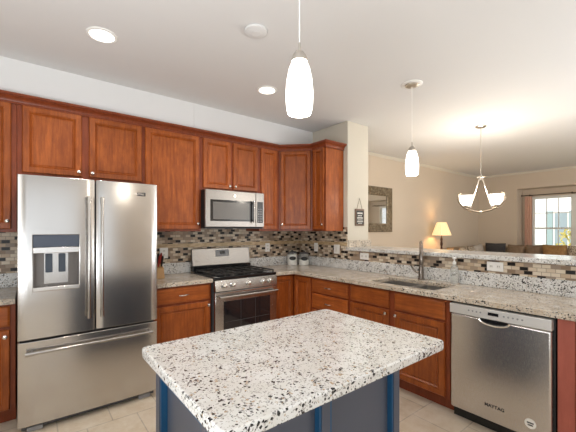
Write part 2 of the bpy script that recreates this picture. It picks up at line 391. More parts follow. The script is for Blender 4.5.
# ------------------------------------------------------------------ living room windows
def window(n, y0, y1):
    fx = XB
    b = MB()
    b.box(fx - .02, fx + .06, y1 - .03, y1, ZW0, ZW1).box(fx - .02, fx + .06, y0, y0 + .03, ZW0, ZW1)
    b.box(fx - .02, fx + .06, y0 + .03, y1 - .03, ZW1 - .03, ZW1).box(fx - .035, fx + .06, y0 + .03, y1 - .03, ZW0, ZW0 + .03)
    fr = struct(b.build(f'window_{n}', 'white_trim'))
    zm = 1.425
    yi0, yi1 = y0 + .03, y1 - .03
    for nm, z0, z1, dx in (('upper_sash', zm, ZW1 - .03, .03), ('lower_sash', ZW0 + .03, zm + .02, .0)):
        b = MB(); q = fx + dx
        b.box(q, q + .025, yi0, yi0 + .020, z0, z1).box(q, q + .025, yi1 - .020, yi1, z0, z1)
        b.box(q, q + .025, yi0 + .020, yi1 - .020, z0, z0 + .03).box(q, q + .025, yi0 + .020, yi1 - .020, z1 - .03, z1)
        h = (yi1 - yi0 - .04) / 3
        for k in (1, 2):
            yy = yi0 + .020 + h * k; b.box(q + .004, q + .02, yy - .008, yy + .008, z0 + .03, z1 - .03)
        zz = (z0 + z1) / 2
        if dx > 0: b.box(q + .004, q + .02, yi0 + .020, yi1 - .020, zz - .008, zz + .008)
        s = b.build(nm, 'white_trim', fr)
        MB().box(q + .010, q + .014, yi0 + .02, yi1 - .02, z0 + .02, z1 - .02).build('pane', 'pane_glass', s)
    return fr
window(1, -1.835, YW1); window(2, -2.64, -1.885); window(3, -3.4, -2.69)
struct(MB().box(XB - .02, XB + .06, -1.885, -1.835, ZW0, ZW1).build('trim_2', 'white_trim'))
struct(MB().box(XB - .02, XB + .06, -2.69, -2.64, ZW0, ZW1).build('trim_3', 'white_trim'))
struct(MB().box(XB - .07, XB + .02, -3.45, -1.04, ZW0 - .03, ZW0).build('trim_4', 'white_trim'))
def rear_window(n, x0, x1, z0, z1):
    b = MB()
    b.box(x0, x0 + .06, Y0 - .08, Y0, z0, z1).box(x1 - .06, x1, Y0 - .08, Y0, z0, z1).box(x0 + .06, x1 - .06, Y0 - .08, Y0, z0, z0 + .06).box(x0 + .06, x1 - .06, Y0 - .08, Y0, z1 - .06, z1)
    xm = (x0 + x1) / 2; b.box(xm - .04, xm + .04, Y0 - .08, Y0, z0 + .06, z1 - .06)
    f = struct(b.build(f'window_{n}', 'white_trim'))
    MB().box(x0 + .05, x1 - .05, Y0 - .05, Y0 - .04, z0 + .05, z1 - .05).build('pane', 'pane_glass', f)
rear_window(4, -4.35, -1.85, .25, 2.45); rear_window(5, 1.7, 4.7, .6, 2.4)

# ------------------------------------------------------------------ outside the window
h = thing('neighbor_house', (13.0, 3.0, -.6), 'white house with grey shutters seen through the living room window', 'house')
MB().box(13.0, 19, -4, 11, -.6, 6.5).build('wall', 'outside_wall', h)
for yy, z0, z1 in ((-.21, .35, 2.12), (-1.7, .35, 2.12), (1.6, .35, 2.12), (3.1, .35, 2.12), (-.21, 3.2, 4.7), (1.6, 3.2, 4.7)):
    f = MB().box(12.95, 13.02, yy - .24, yy + .24, z0, z1).build('window', 'white_trim', h)
    MB().box(12.93, 12.96, yy - .19, yy + .19, z0 + .06, z1 - .06).build('pane', 'outside_pane', f)
    for sd in (-1, 1): MB().box(12.93, 13.0, yy + sd * .36 - .11, yy + sd * .36 + .11, z0, z1).build('shutter', 'shutter', h)
struct(MB().box(6.9, 24, -14, 14, -.7, -.6).build('ground_outside', 'grass'))
sh = thing('garden_shrub', (10.4, -1.05, -.6), 'yellowish leafy shrub outside the living room window', 'shrub')
MB().tube([(10.4, -1.05, -.6), (10.42, -1.03, .2), (10.4, -1.08, .9)], [.04, .03, .015]).build('stem', 'bark', sh)
b = MB(); rng = random.Random(3)
for k in range(420):
    a, r, z = rng.uniform(0, 6.28), rng.random() ** .5 * .55, rng.uniform(.0, 1.45)
    r *= 1 - abs(z - .75) / 1.1
    c = Vector((10.4 + r * math.cos(a), -1.05 + r * math.sin(a), z)); u = Vector((rng.uniform(-1, 1), rng.uniform(-1, 1), rng.uniform(-1, 1))).normalized() * .07; v = u.orthogonal().normalized() * .03
    b.poly([c - u, c + v, c + u, c - v])
b.build('foliage', 'foliage', sh, smooth=False)

# ------------------------------------------------------------------ cabinets
FA = Frame((0, -.59, 0), (1, 0, 0)); FAU = Frame((0, -.315, 0), (1, 0, 0))
FB = Frame((-.59, 0, 0), (0, -1, 0)); FBU = Frame((-.315, 0, 0), (0, -1, 0))
DOOR = [(0, .001), (0, .012), (.006, .020), (.044, .021), (.047, .015), (.049, .015), (.053, .018), (.062, .006), (.066, .006), (.072, .010)]
DRAW = [(0, .001), (0, .013), (.010, .018), (.014, .020)]
def knob(fr, u, z, parent):
    c = fr.p(u, .020, z)
    MB().lathe([(.005, 0), (.005, .009), (.012, .012), (.0155, .018), (.014, .024), (.008, .027), (.001, .028)], c, fr.n, 14).build('knob', 'chrome', parent)
def pull(fr, u, z, parent, n=.020):
    pts = [fr.p(u - .048, n, z), fr.p(u - .046, n + .018, z), fr.p(u - .03, n + .026, z), fr.p(u, n + .028, z), fr.p(u + .03, n + .026, z), fr.p(u + .046, n + .018, z), fr.p(u + .048, n, z)]
    MB().tube(pts, [.006, .005, .005, .006, .005, .005, .006], 8).build('pull', 'chrome', parent)
def door(fr, u0, u1, z0, z1, parent, kn=None, name='door'):
    d = MB().panel(fr, u0, u1, z0, z1, DOOR if u1 - u0 > .2 else [(a * .8, n) for a, n in DOOR]).build(name, 'cherry_vertical', parent, smooth=False)
    if kn: knob(fr, kn[0], kn[1], d)
    return d
def drawer(fr, u0, u1, z0, z1, parent, pl=True, name='drawer'):
    d = MB().panel(fr, u0, u1, z0, z1, DRAW).build(name, 'cherry_horizontal', parent, smooth=False)
    if pl: pull(fr, (u0 + u1) / 2, (z0 + z1) / 2, d)
    return d
G_UP, G_BASE = 'cherry wall cabinets', 'cherry base cabinets'
def upper(label, fr, u0, u1, z0, z1=2.44, depth=.31):
    t = thing('wall_cabinet', fr.p((u0 + u1) / 2, -.15, z0), label, 'cabinet', G_UP)
    MB().fbox(fr, u0 + .0008, u1 - .0008, -depth, 0, z0, z1).build('carcass', 'cherry_frame', t, bevel=.0015); return t
def base(label, fr, u0, u1, z1=.874, depth=.585):
    t = thing('base_cabinet', fr.p((u0 + u1) / 2, -.3, 0), label, 'cabinet', G_BASE)
    MB().fbox(fr, u0 + .0008, u1 - .0008, -depth, 0, .10, z1).build('carcass', 'cherry_frame', t, bevel=.0015)
    MB().fbox(fr, u0 + .0008, u1 - .0008, -depth, -.065, 0, .0995).build('toe_kick', 'cherry_frame', t); return t
ZU, ZT = 1.389, 2.405
t = upper('tall cherry wall cabinet on the far side of the refrigerator from the range', FAU, -3.75, -3.204, ZU)
door(FAU, -3.72, -3.238, ZU + .025, ZT, t, (-3.262, 1.475))
t = upper('wide cherry wall cabinet with two doors over the refrigerator', FAU, -3.204, -2.258, 1.84)
door(FAU, -3.172, -2.765, 1.868, ZT, t, (-2.79, 1.905)); door(FAU, -2.712, -2.271, 1.868, ZT, t, (-2.687, 1.905))
t = upper('cherry wall cabinet with one broad door between refrigerator and microwave', FAU, -2.258, -1.665, ZU)
door(FAU, -2.240, -1.690, ZU + .022, ZT, t, (-1.712, 1.47))
t = upper('short two-door cherry wall cabinet directly above the microwave', FAU, -1.665, -.918, 1.842)
door(FAU, -1.645, -1.309, 1.862, ZT, t, (-1.332, 1.90)); door(FAU, -1.281, -.942, 1.862, ZT, t, (-1.258, 1.90))
t = upper('narrow cherry wall cabinet beside the microwave, next to the corner unit', FAU, -.918, -.6185, ZU)
door(FAU, -.896, -.650, ZU + .022, ZT, t)
t = thing('wall_cabinet', (-.3, -.3, ZU), 'diagonal cherry corner wall cabinet above the white canisters', 'cabinet', G_UP)
MB().prism([(-.004, -.004), (-.617, -.004), (-.617, -.302), (-.302, -.617), (-.004, -.617)], ZU, 2.44).build('carcass', 'cherry_frame', t, bevel=.0015)
FD = Frame((-.617, -.302, 0), (1, -1, 0)); wd = .315 * 2 ** .5
door(FD, .028, wd - .028, ZU + .022, ZT, t, (.055, 1.47))
t = upper('slim cherry wall cabinet at the end beside the cream column', FBU, .6185, .8555, ZU)
door(FBU, .645, .838, ZU + .022, ZT, t, (.822, 1.47))
MB().box(-.3145, -.005, -.8600, -.8558, ZU + .002, 2.40).build('end_panel', 'cherry_vertical', t)
# crown on top of the wall cabinets
prof = [(0, 2.403), (.014, 2.403), (.014, 2.416), (.009, 2.420), (.014, 2.434), (.030, 2.448), (.040, 2.453), (.040, 2.458), (.053, 2.460), (.053, 2.478), (-.02, 2.478), (-.02, 2.441), (0, 2.441)]
prof = [(o + .0010, z) for o, z in prof]
tag(MB().sweep([(-3.75, -.3155), (-.617, -.3155), (-.302 - .0135, -.617), (-.3155, -.8605), (-.005, -.8605)], prof).build('crown_molding', 'cherry_frame'), 'cherry crown molding running along the tops of the wall cabinets', 'molding')

t = base('cherry base cabinet on the far side of the refrigerator, cut by the frame', FA, -3.75, -3.204)
drawer(FA, -3.73, -3.236, .713, .86, t); door(FA, -3.73, -3.236, .115, .690, t, (-3.262, .645))
t = base('cherry base cabinet with drawer and door between refrigerator and range', FA, -2.262, -1.677)
drawer(FA, -2.235, -1.695, .712, .857, t); door(FA, -2.235, -1.695, .115, .690, t, (-1.716, .655))
t = thing('base_cabinet', (-.4, -.4, 0), 'corner cherry base cabinet with two folding doors below the canisters', 'cabinet', G_BASE)
MB().prism([(-.004, -.004), (-.893, -.004), (-.893, -.59), (-.59, -.59), (-.59, -.9155), (-.004, -.9155)], .10, .874).build('carcass', 'cherry_frame', t)
MB().prism([(-.01, -.01), (-.892, -.01), (-.892, -.525), (-.525, -.525), (-.525, -.915), (-.01, -.915)], 0, .0995).build('toe_kick', 'cherry_frame', t)
door(FA, -.885, -.613, .115, .857, t); door(FB, .613, .905, .115, .857, t)
t = base('cherry drawer base cabinet between corner and sink', FB, .9165, 1.483)
zs = [.115, .315, .515, .695, .857]
for k in range(4): drawer(FB, .930, 1.462, zs[k] + (.0 if k == 0 else .012), zs[k + 1] - .006, t)
t = thing('base_cabinet', FB.p(1.985, -.3, 0), 'wide cherry sink base cabinet with two doors and two plain fronts', 'cabinet', G_BASE)
b = MB(); b.fbox(FB, 1.4843, 2.4852, -.020, 0, .10, .874).fbox(FB, 1.4843, 1.502, -.585, -.0205, .10, .874).fbox(FB, 2.467, 2.4852, -.585, -.0205, .10, .874).fbox(FB, 1.5025, 2.4665, -.585, -.0205, .10, .118)
b.build('carcass', 'cherry_frame', t)
MB().fbox(FB, 1.4843, 2.4852, -.585, -.065, 0, .0995).build('toe_kick', 'cherry_frame', t)
drawer(FB, 1.499, 1.945, .708, .857, t, False, 'false_front'); drawer(FB, 2.003, 2.450, .708, .857, t, False, 'false_front')
door(FB, 1.499, 1.945, .115, .690, t, (1.922, .66)); door(FB, 2.003, 2.450, .115, .690, t, (2.026, .66))
t = base('cherry base cabinet with plain flat stile past the dishwasher', FB, 3.137, 3.72)
MB().fbox(FB, 3.140, 3.222, .0005, .018, .0995, .873).build('filler_panel', 'cherry_panel', t, bevel=.002)
door(FB, 3.24, 3.69, .115, .857, t)

# ------------------------------------------------------------------ counters and backsplash
ZC, ZS = .915, .8755
c1 = MB().box(-3.75, -3.205, -.64, -.004, ZS, ZC).build('countertop', 'granite_warm_reflection', bevel=.004); tag(c1, 'short granite countertop beyond the refrigerator at the edge of the frame', 'countertop')
c2 = MB().box(-2.262, -1.677, -.64, -.004, ZS, ZC).build('countertop', 'granite_warm_reflection', bevel=.004); tag(c2, 'short granite countertop between refrigerator and range', 'countertop')
SX0, SX1, SY0, SY1 = -.545, -.135, -2.33, -1.68
c3 = MB().cells([-.893, -.64, SX0, SX1, -.004], [-3.72, SY0, SY1, -.64, -.004], lambda x, y: (x > -.64 or y > -.64) and not (SX0 < x < SX1 and SY0 < y < SY1), ZS, ZC).build('countertop', 'granite_warm_reflection', bevel=.004)
tag(c3, 'long L-shaped granite countertop holding the sink', 'countertop')
ZB = 1.035
tag(MB().box(-3.75, -3.205, -.024, -.004, ZC + .0005, ZB).build('granite_upstand', 'granite', bevel=.002), 'low granite upstand on the counter beyond the refrigerator', 'backsplash')
tag(MB().box(-2.262, -1.665, -.024, -.004, ZC + .0005, ZB).build('granite_upstand', 'granite', bevel=.002), 'low granite upstand between refrigerator and range', 'backsplash')
tag(MB().prism([(-.893, -.004), (-.893, -.024), (-.024, -.024), (-.024, -3.72), (-.004, -3.72), (-.004, -.004)], ZC + .0005, ZB).build('granite_upstand', 'granite', bevel=.002), 'long granite upstand turning the corner behind canisters and sink', 'backsplash')
a = struct(MB().box(-3.75, -.0085, -.008, -.0005, .90, ZU + .05).build('trim_5', 'mosaic_tile'))
MB().box(-2.2, -.0125, -.012, -.0082, 1.205, 1.248).build('accent_strip', 'accent_tile', a)
a = struct(MB().prism([(-.008, -.0005), (-.0005, -.0005), (-.0005, -.926), (-.008, -.926)], .99, ZU + .05).build('trim_6', 'mosaic_tile'))
MB().box(-.012, -.0082, -.925, -.0125, 1.205, 1.248).build('accent_strip', 'accent_tile', a)
struct(MB().box(-.008, -.0005, -3.72, -.9265, .99, 1.1475).build('trim_7', 'mosaic_tile'))
# raised bar
b = MB().prism([(-.038, -.9285), (-.038, -3.74), (.50, -3.74), (.50, -.9285)], 1.1485, 1.187)
tag(b.build('bar_top', 'granite', bevel=.005), 'raised granite bar top over the tiled half wall behind the sink', 'countertop')
tag(MB().box(.006, .44, -.948, -.928, 1.1875, 1.272).build('granite_upstand', 'granite_warm_reflection', bevel=.002), 'small granite upstand at the foot of the cream column', 'backsplash')

# ------------------------------------------------------------------ refrigerator
fx0, fx1, fm = -3.190, -2.272, -2.729
FF = Frame((0, -.75, 0), (1, 0, 0))
t = thing('refrigerator', ((fx0 + fx1) / 2, -.4, 0), 'stainless steel french-door refrigerator with water dispenser', 'refrigerator')
MB().box(fx0 + .01, fx1 - .01, -.742, -.03, .035, 1.77).build('cabinet', 'dark_grey', t, bevel=.004)
MB().fbox(FF, fx0 + .02, fx1 - .02, -.03, .03, .015, .05).build('base_grille', 'dark_grey', t)
for u in (fx0 + .05, fx1 - .14): MB().fbox(FF, u, u + .09, .0, .045, 0, .032).build('foot', 'mid_grey', t, bevel=.004)
def fdoor(u0, u1, z0, z1, name):
    b = MB(); k = 16; a = []
    for i in range(k + 1):            # gently bowed front
        u = u0 + (u1 - u0) * i / k; s = 2 * i / k - 1
        a.append((u, .075 - .006 * s * s - (.006 if i in (0, k) else 0)))
    poly = [tuple(FF.p(u, n, 0).xy) for u, n in a] + [tuple(FF.p(u1, .0, 0).xy), tuple(FF.p(u0, .0, 0).xy)]
    b.prism(poly, z0, z1); return b
du0, du1 = -3.108, -2.834                       # dispenser opening
def fdoor_hole(u0, u1, z0, z1, h0, h1, hz0, hz1):
    b = MB(); us = [u0 + (u1 - u0) * i / 16 for i in range(17)]
    us = sorted(set([u for u in us if min(abs(u - h0), abs(u - h1)) > .012] + [h0, h1])); zz = [z0, hz0, hz1, z1]
    N = lambda u: .075 - .006 * (2 * (u - u0) / (u1 - u0) - 1) ** 2 - (.006 if u in (u0, u1) else 0)
    inh = lambda i, j: j == 1 and h0 - 1e-6 <= us[i] and us[i + 1] <= h1 + 1e-6
    V = {}
    def v(i, j, f):
        if (i, j, f) not in V: V[(i, j, f)] = b.bm.verts.new(FF.p(us[i], N(us[i]) if f else 0, zz[j]))
        return V[(i, j, f)]
    n = len(us) - 1
    for i in range(n):
        for j in range(3):
            if inh(i, j): continue
            for f in (0, 1): b.bm.faces.new((v(i, j, f), v(i + 1, j, f), v(i + 1, j + 1, f), v(i, j + 1, f)))
            for (di, dj, e) in ((0, -1, ((i, j), (i + 1, j))), (0, 1, ((i, j + 1), (i + 1, j + 1))), (-1, 0, ((i, j), (i, j + 1))), (1, 0, ((i + 1, j), (i + 1, j + 1)))):
                ii, jj = i + di, j + dj
                if not (0 <= ii < n and 0 <= jj < 3) or inh(ii, jj):
                    b.bm.faces.new((v(*e[0], 0), v(*e[1], 0), v(*e[1], 1), v(*e[0], 1)))
    return b
dl = fdoor_hole(fx0, fm - .004, .648, 1.787, du0, du1, .978, 1.372).build('door', 'steel', t, bevel=.003)
dr = fdoor(fm + .004, fx1, .648, 1.787, 'door').build('door', 'steel', t, bevel=.003)
df = fdoor(fx0, fx1, .052, .632, 'freezer_drawer').build('freezer_drawer', 'steel', t, bevel=.003)
def barhandle(p0, p1, stand, parent, r=.011, name='handle', m='handle_steel', inset=.03):
    p0, p1 = Vector(p0), Vector(p1); d = (p1 - p0).normalized(); s = Vector(stand)
    b = MB().tube([p0 + s, p1 + s], r, 14)
    for q in (p0 + d * inset, p1 - d * inset): b.tube([q, q + s], r * .75, 10)
    for q, e in ((p0 + s, d), (p1 + s, -d)): b.tube([q - e * .004, q + e * .045], r * 1.25, 14)
    return b.build(name, m, parent)
for u, d in ((-2.776, dl), (-2.690, dr)):
    barhandle(FF.p(u, .062, .755), FF.p(u, .062, 1.650), FF.n * .055, d)
barhandle(FF.p(-3.145, .055, .562), FF.p(-2.325, .055, .562), FF.n * .06, df)
# dispenser
ds = MB()
ds.fbox(FF, du0, du1, .006, .012, .978, 1.245)
ds.fbox(FF, du0, du0 + .008, .012, .062, .99, 1.245).fbox(FF, du1 - .008, du1, .012, .062, .99, 1.245)
dsp = ds.build('dispenser', 'display_cavity', dl)
MB().fbox(FF, du0 + .002, du1 - .002, .012, .074, 1.285, 1.370).build('display_panel', 'panel_display', dl, bevel=.003)
MB().fbox(FF, du0 + .001, du1 - .001, .012, .078, 1.243, 1.283).build('dispenser_trim', 'steel_bright', dl, bevel=.003)
MB().fbox(FF, du0 + .001, du1 - .001, .012, .090, .979, 1.006).build('drip_tray', 'steel_bright', dl, bevel=.003)
MB().fbox(FF, du0 + .065, du1 - .065, .012, .016, 1.02, 1.24).build('back_plate', 'steel', dl)
for u in (-3.015, -2.937): MB().fbox(FF, u - .021, u + .021, .020, .030, 1.10, 1.235).build('paddle', 'paddle_blue', dl, bevel=.004)
bdg = MB().fbox(FF, -2.470, -2.368, .070, .0745, 1.683, 1.713).build('badge', 'label_ink', dr, bevel=.004, label='small dark maker badge')
text_mesh('lettering', 'MAYTAG', .020, FF, -2.419, .0747, 1.698, 'steel_bright', dr)

# ------------------------------------------------------------------ range
rx0, rx1 = -1.666, -.903; RF = Frame((0, -.625, 0), (1, 0, 0)); rm = (rx0 + rx1) / 2
t = thing('gas_range', (rm, -.33, 0), 'stainless steel gas range with black cooktop and five knobs', 'stove')
MB().box(rx0, rx1, -.625, -.03, .04, .895).build('body', 'dark_grey', t)
MB().box(rx0 - .003, rx1 + .003, -.655, -.11, .896, .925).build('cooktop', 'black_gloss', t, bevel=.006)
MB().hexa([RF.p(rx0, .05, .78), RF.p(rx1, .05, .78), RF.p(rx1, 0, .78), RF.p(rx0, 0, .78), RF.p(rx0, .035, .893), RF.p(rx1, .035, .893), RF.p(rx1, 0, .893), RF.p(rx0, 0, .893)]).build('control_panel', 'steel', t, bevel=.004)
for u in (rm - .285, rm - .185, rm, rm + .19, rm + .285):
    c = RF.p(u, .043, .837); ax = RF.n + Vector((0, 0, .13))
    k = MB().lathe([(.029, 0), (.029, .006), (.023, .009), (.021, .034), (.018, .038), (.001, .039)], c, ax, 20).build('knob', 'chrome', t)
od = MB().fbox(RF, rx0 + .002, rx1 - .002, .001, .04, .20, .772).build('oven_door', 'steel', t, bevel=.004)
MB().fbox(RF, rx0 + .095, rx1 - .095, .0405, .0425, .30, .675).build('oven_window', 'oven_glass', od)
b = MB()
for z in (.46,): b.fbox(RF, rx0 + .11, rx1 - .11, .0427, .0437, z, z + .004)
for u in (rm - .09, rm + .09): b.fbox(RF, u, u + .003, .0427, .0437, .31, .665)
b.build('rack_lines', 'dark_grey', od)
barhandle(RF.p(rx0 + .03, .04, .728), RF.p(rx1 - .03, .04, .728), RF.n * .05, od, .012)
MB().fbox(RF, rx0 + .002, rx1 - .002, .001, .035, .05, .19).build('storage_drawer', 'steel', t, bevel=.004)
bp_ = MB().hexa([(rx0, -.085, .985), (rx1, -.085, .985), (rx1, -.03, .985), (rx0, -.03, .985), (rx0, -.055, 1.185), (rx1, -.055, 1.185), (rx1, -.03, 1.185), (rx0, -.03, 1.185)]).build('backguard', 'steel_soft', t, bevel=.006)
MB().box(rx0 + .004, rx1 - .004, -.105, -.03, .926, .984).build('backguard_base', 'black_gloss', t, bevel=.003)
yb = lambda z: -.085 + .03 * (z - .985) / .2 - .001
MB().hexa([(rm - .09, yb(1.085) - .002, 1.085), (rm + .09, yb(1.085) - .002, 1.085), (rm + .09, yb(1.085) + .003, 1.085), (rm - .09, yb(1.085) + .003, 1.085), (rm - .09, yb(1.165) - .002, 1.165), (rm + .09, yb(1.165) - .002, 1.165), (rm + .09, yb(1.165) + .003, 1.165), (rm - .09, yb(1.165) + .003, 1.165)]).build('clock_panel', 'mid_grey', bp_)
MB().hexa([(rm - .032, yb(1.11) - .004, 1.115), (rm + .032, yb(1.11) - .004, 1.115), (rm + .032, yb(1.11), 1.115), (rm - .032, yb(1.11), 1.115), (rm - .032, yb(1.145) - .004, 1.15), (rm + .032, yb(1.145) - .004, 1.15), (rm + .032, yb(1.145), 1.15), (rm - .032, yb(1.145), 1.15)]).build('clock_display', 'black_gloss', bp_)
for k in range(3):                    # three cast grates
    g0 = rx0 + .02 + k * .2415; g1 = g0 + .237; b = MB(); y0, y1 = -.635, -.135; z0, z1 = .944, .956
    b.box(g0, g1, y0, y0 + .012, z0, z1).box(g0, g1, y1 - .012, y1, z0, z1).box(g0, g0 + .012, y0 + .012, y1 - .012, z0, z1).box(g1 - .012, g1, y0 + .012, y1 - .012, z0, z1)
    ym = (y0 + y1) / 2; b.box(g0 + .012, g1 - .012, ym - .006, ym + .006, z0, z1)
    gm = (g0 + g1) / 2; b.box(gm - .006, gm + .006, y0 + .012, ym - .006, z0, z1).box(gm - .006, gm + .006, ym + .006, y1 - .012, z0, z1)
    for yy in (y0 + .12, y1 - .12): b.box(g0 + .012, gm - .03, yy - .005, yy + .005, z0, z1).box(gm + .03, g1 - .012, yy - .005, yy + .005, z0, z1)
    for xx in (g0, g1 - .012):
        for yy in (y0, y1 - .012): b.box(xx, xx + .012, yy, yy + .012, .9255, z0)
    b.build('grate', 'iron', t)
    for yy in (y0 + .12, y1 - .12):
        if k != 1 or yy < -.4: MB().lathe([(.045, .0), (.045, .008), (.034, .009), (.034, .015), (.001, .016)], (gm, yy, .926), seg=20).build('burner', 'black_matte', t)

# ------------------------------------------------------------------ microwave
mx0, mx1 = -1.664, -.920; MF = Frame((0, -.400, 0), (1, 0, 0)); mz0, mz1 = 1.425, 1.838
t = thing('microwave', ((mx0 + mx1) / 2, -.2, mz0), 'stainless steel over-the-range microwave with dark glass door', 'microwave')
MB().box(mx0, mx1, -.399, -.014, mz0, mz1).build('body', 'black_matte', t, bevel=.003)
mu = mx1 - .115
md = MB().fbox(MF, mx0, mu - .002, .0005, .03, mz0 + .012, mz1).build('door', 'steel_soft', t, bevel=.004)
MB().fbox(MF, mx0 + .055, mu - .015, .0302, .032, mz0 + .075, mz1 - .105).build('window', 'black_gloss', md)
MB().fbox(MF, mx0 + .085, mu - .09, .0321, .033, mz0 + .095, mz1 - .130).build('mesh_screen', 'screen_grey', md)
barhandle(MF.p(mu - .045, .03, mz0 + .06), MF.p(mu - .045, .03, mz1 - .10), MF.n * .035, md, .009)
MB().lathe([(.016, 0), (.016, .003), (.001, .0035)], MF.p((mx0 + mu) / 2 + .03, .03, mz1 - .052), MF.n, 16).build('badge', 'chrome', md)
cp = MB().fbox(MF, mu, mx1, .0005, .03, mz0 + .012, mz1).build('control_panel', 'steel_soft', t, bevel=.004)
kp = MB().fbox(MF, mu + .018, mx1 - .018, .0302, .0325, mz0 + .06, mz1 - .105).build('keypad', 'black_gloss', cp)
for r_ in range(6):
    for c_ in range(3):
        u = mu + .036 + c_ * .021; z = mz0 + .075 + r_ * .028
        MB().fbox(MF, u - .006, u + .006, .0326, .0335, z, z + .012).build('key', 'mid_grey', kp)
MB().box(mx0, mx1, -.428, -.36, mz0 - .006, mz0 + .0005).build('vent_lip', 'dark_grey', t)

# ------------------------------------------------------------------ dishwasher
DF = Frame((-.60, 0, 0), (0, -1, 0)); d0, d1 = 2.5, 3.132
t = thing('dishwasher', (-.3, -(d0 + d1) / 2, 0), 'stainless steel dishwasher between sink base and flat cherry stile', 'dishwasher')
MB().fbox(DF, d0 + .002, d1 - .002, -.57, 0, .09, .868).build('tub', 'black_matte', t)
MB().fbox(DF, d0 + .004, d1 - .004, -.05, -.03, .002, .0895).build('kick_plate', 'black_gloss', t)
dd = MB().fbox(DF, d0 + .012, d1 - .012, .0005, .045, .095, .790).build('door', 'steel_vertical', t, bevel=.012, seg=3)
cp = MB().fbox(DF, d0 + .010, d1 - .010, .0005, .052, .793, .862).build('control_strip', 'control_silver', t, bevel=.004)
um = (d0 + d1) / 2 - .01
# pocket handle: an arched lip under the strip
b = MB(); pts = []
for i in range(13):
    a = math.pi * i / 12; pts.append(DF.p(um - .092 * math.cos(a), .050, .790 - .036 * math.sin(a) ** .8))
b.tube(pts, .0075, 8); b.build('handle', 'chrome', dd)
b = MB(); pl = [DF.p(um - .085 * math.cos(math.pi * i / 12), .0456, .789 - .030 * math.sin(math.pi * i / 12) ** .8) for i in range(13)]
b.poly(pl); q = [p + DF.n * .0012 for p in pl]; b.poly(q)
b.build('handle_recess', 'black_gloss', dd, smooth=False)
MB().fbox(DF, um - .035, um + .030, .0522, .0535, .822, .842).build('display', 'black_gloss', cp)
for k in range(5): MB().lathe([(.006, 0), (.006, .0015), (.001, .002)], DF.p(um + .062 + k * .026, .052, .831), DF.n, 10).build('button', 'mid_grey', cp)
for k in range(4): MB().lathe([(.006, 0), (.006, .0015), (.001, .002)], DF.p(um - .16 + k * .026, .052, .831), DF.n, 10).build('button', 'mid_grey', cp)
text_mesh('lettering', 'MAYTAG', .030, DF, 2.808, .0454, .203, 'label_ink', dd)
st = MB().lathe([(.031, 0), (.031, .0012), (.001, .0013)], DF.p(3.013, .0452, .187), DF.n, 24).build('sticker', 'white_ink', dd, label='round white sticker with dark marks')
b = MB().fbox(DF, 2.995, 3.031, .0466, .0472, .188, .196).fbox(DF, 2.999, 3.027, .0466, .0472, .174, .182)
b.build('sticker_print', 'label_ink', dd)

# ------------------------------------------------------------------ sink, faucet, soap
t = thing('kitchen_sink', (-.34, -2.0, .70), 'stainless steel double-bowl sink set under the counter', 'sink')
def bowl(x0, x1, y0, y1, zb=.715):
    b = MB(); k = .006; zt = ZS - .001
    b.box(x0, x1, y0, y1, zb - k, zb).box(x0 - k, x0, y0 - k, y1 + k, zb - k, zt).box(x1, x1 + k, y0 - k, y1 + k, zb - k, zt).box(x0, x1, y0 - k, y0, zb - k, zt).box(x0, x1, y1, y1 + k, zb - k, zt)
    o = b.build('bowl', 'sink_steel', t)
    MB().lathe([(.04, 0), (.04, .003), (.03, .004), (.001, .0035)], ((x0 + x1) / 2, (y0 + y1) / 2, zb), seg=20).build('drain', 'chrome', o)
ym = -2.03
bowl(SX0 + .004, SX1 - .004, SY0 + .004, ym - .016); bowl(SX0 + .004, SX1 - .004, ym + .016, SY1 - .004)
MB().box(SX0 + .004, SX1 - .004, ym - .0095, ym + .0095, .80, ZS + .012).build('divider', 'steel_bright', t, bevel=.004)
t = thing('kitchen_faucet', (-.085, -1.955, ZC), 'brushed steel pull-down faucet standing behind the sink', 'faucet')
fbx, fby = -.085, -1.955; dirv = Vector((-.86, -.51, 0)).normalized()
MB().lathe([(.032, 0), (.032, .006), (.026, .014), (.024, .05), (.024, .11), (.021, .125), (.001, .126)], (fbx, fby, ZC + .0005), seg=20).build('base', 'faucet_metal', t)
bpz = Vector((fbx, fby, ZC + .12)); pts = [bpz, bpz + Vector((0, 0, .16))]
for i in range(1, 10):
    a = math.pi * i / 10; pts.append(bpz + Vector((0, 0, .16)) + dirv * (.062 * (1 - math.cos(a))) + Vector((0, 0, .088 * math.sin(a))))
pts.append(bpz + dirv * .124 + Vector((0, 0, .15)))
MB().tube(pts, .0155, 12).build('spout', 'faucet_metal', t)
e = bpz + dirv * .124
MB().lathe([(.016, .15), (.020, .13), (.021, .05), (.018, .035), (.001, .034)][::-1], e, seg=16).build('spray_head', 'faucet_metal', t)
hp = Vector((fbx, fby, ZC + .075)); hv = Vector((-.30, .75, 0)).normalized()
MB().tube([hp, hp + hv * .045, hp + hv * .075 + Vector((0, 0, .025)), hp + hv * .10 + Vector((0, 0, .07))], [.014, .012, .009, .008], 10).build('handle', 'faucet_metal', t)
sx, sy = -.075, -2.275
t = thing('soap_dispenser', (sx, sy, ZC), 'clear soap bottle with white pump beside the faucet', 'soap dispenser')
MB().lathe([(.031, 0), (.034, .006), (.034, .13), (.028, .155), (.015, .165), (.014, .175), (.001, .176)], (sx, sy, ZC + .0005), seg=24).build('bottle', 'clear_glass', t)
MB().lathe([(.016, .1765), (.016, .20), (.006, .203), (.005, .225), (.017, .228), (.017, .242), (.001, .244)], (sx, sy, ZC), seg=18).build('pump', 'white_plastic', t)
MB().tube([(sx, sy, ZC + .236), (sx - .025, sy - .012, ZC + .238), (sx - .045, sy - .02, ZC + .230)], .006, 8).build('nozzle', 'white_plastic', t)

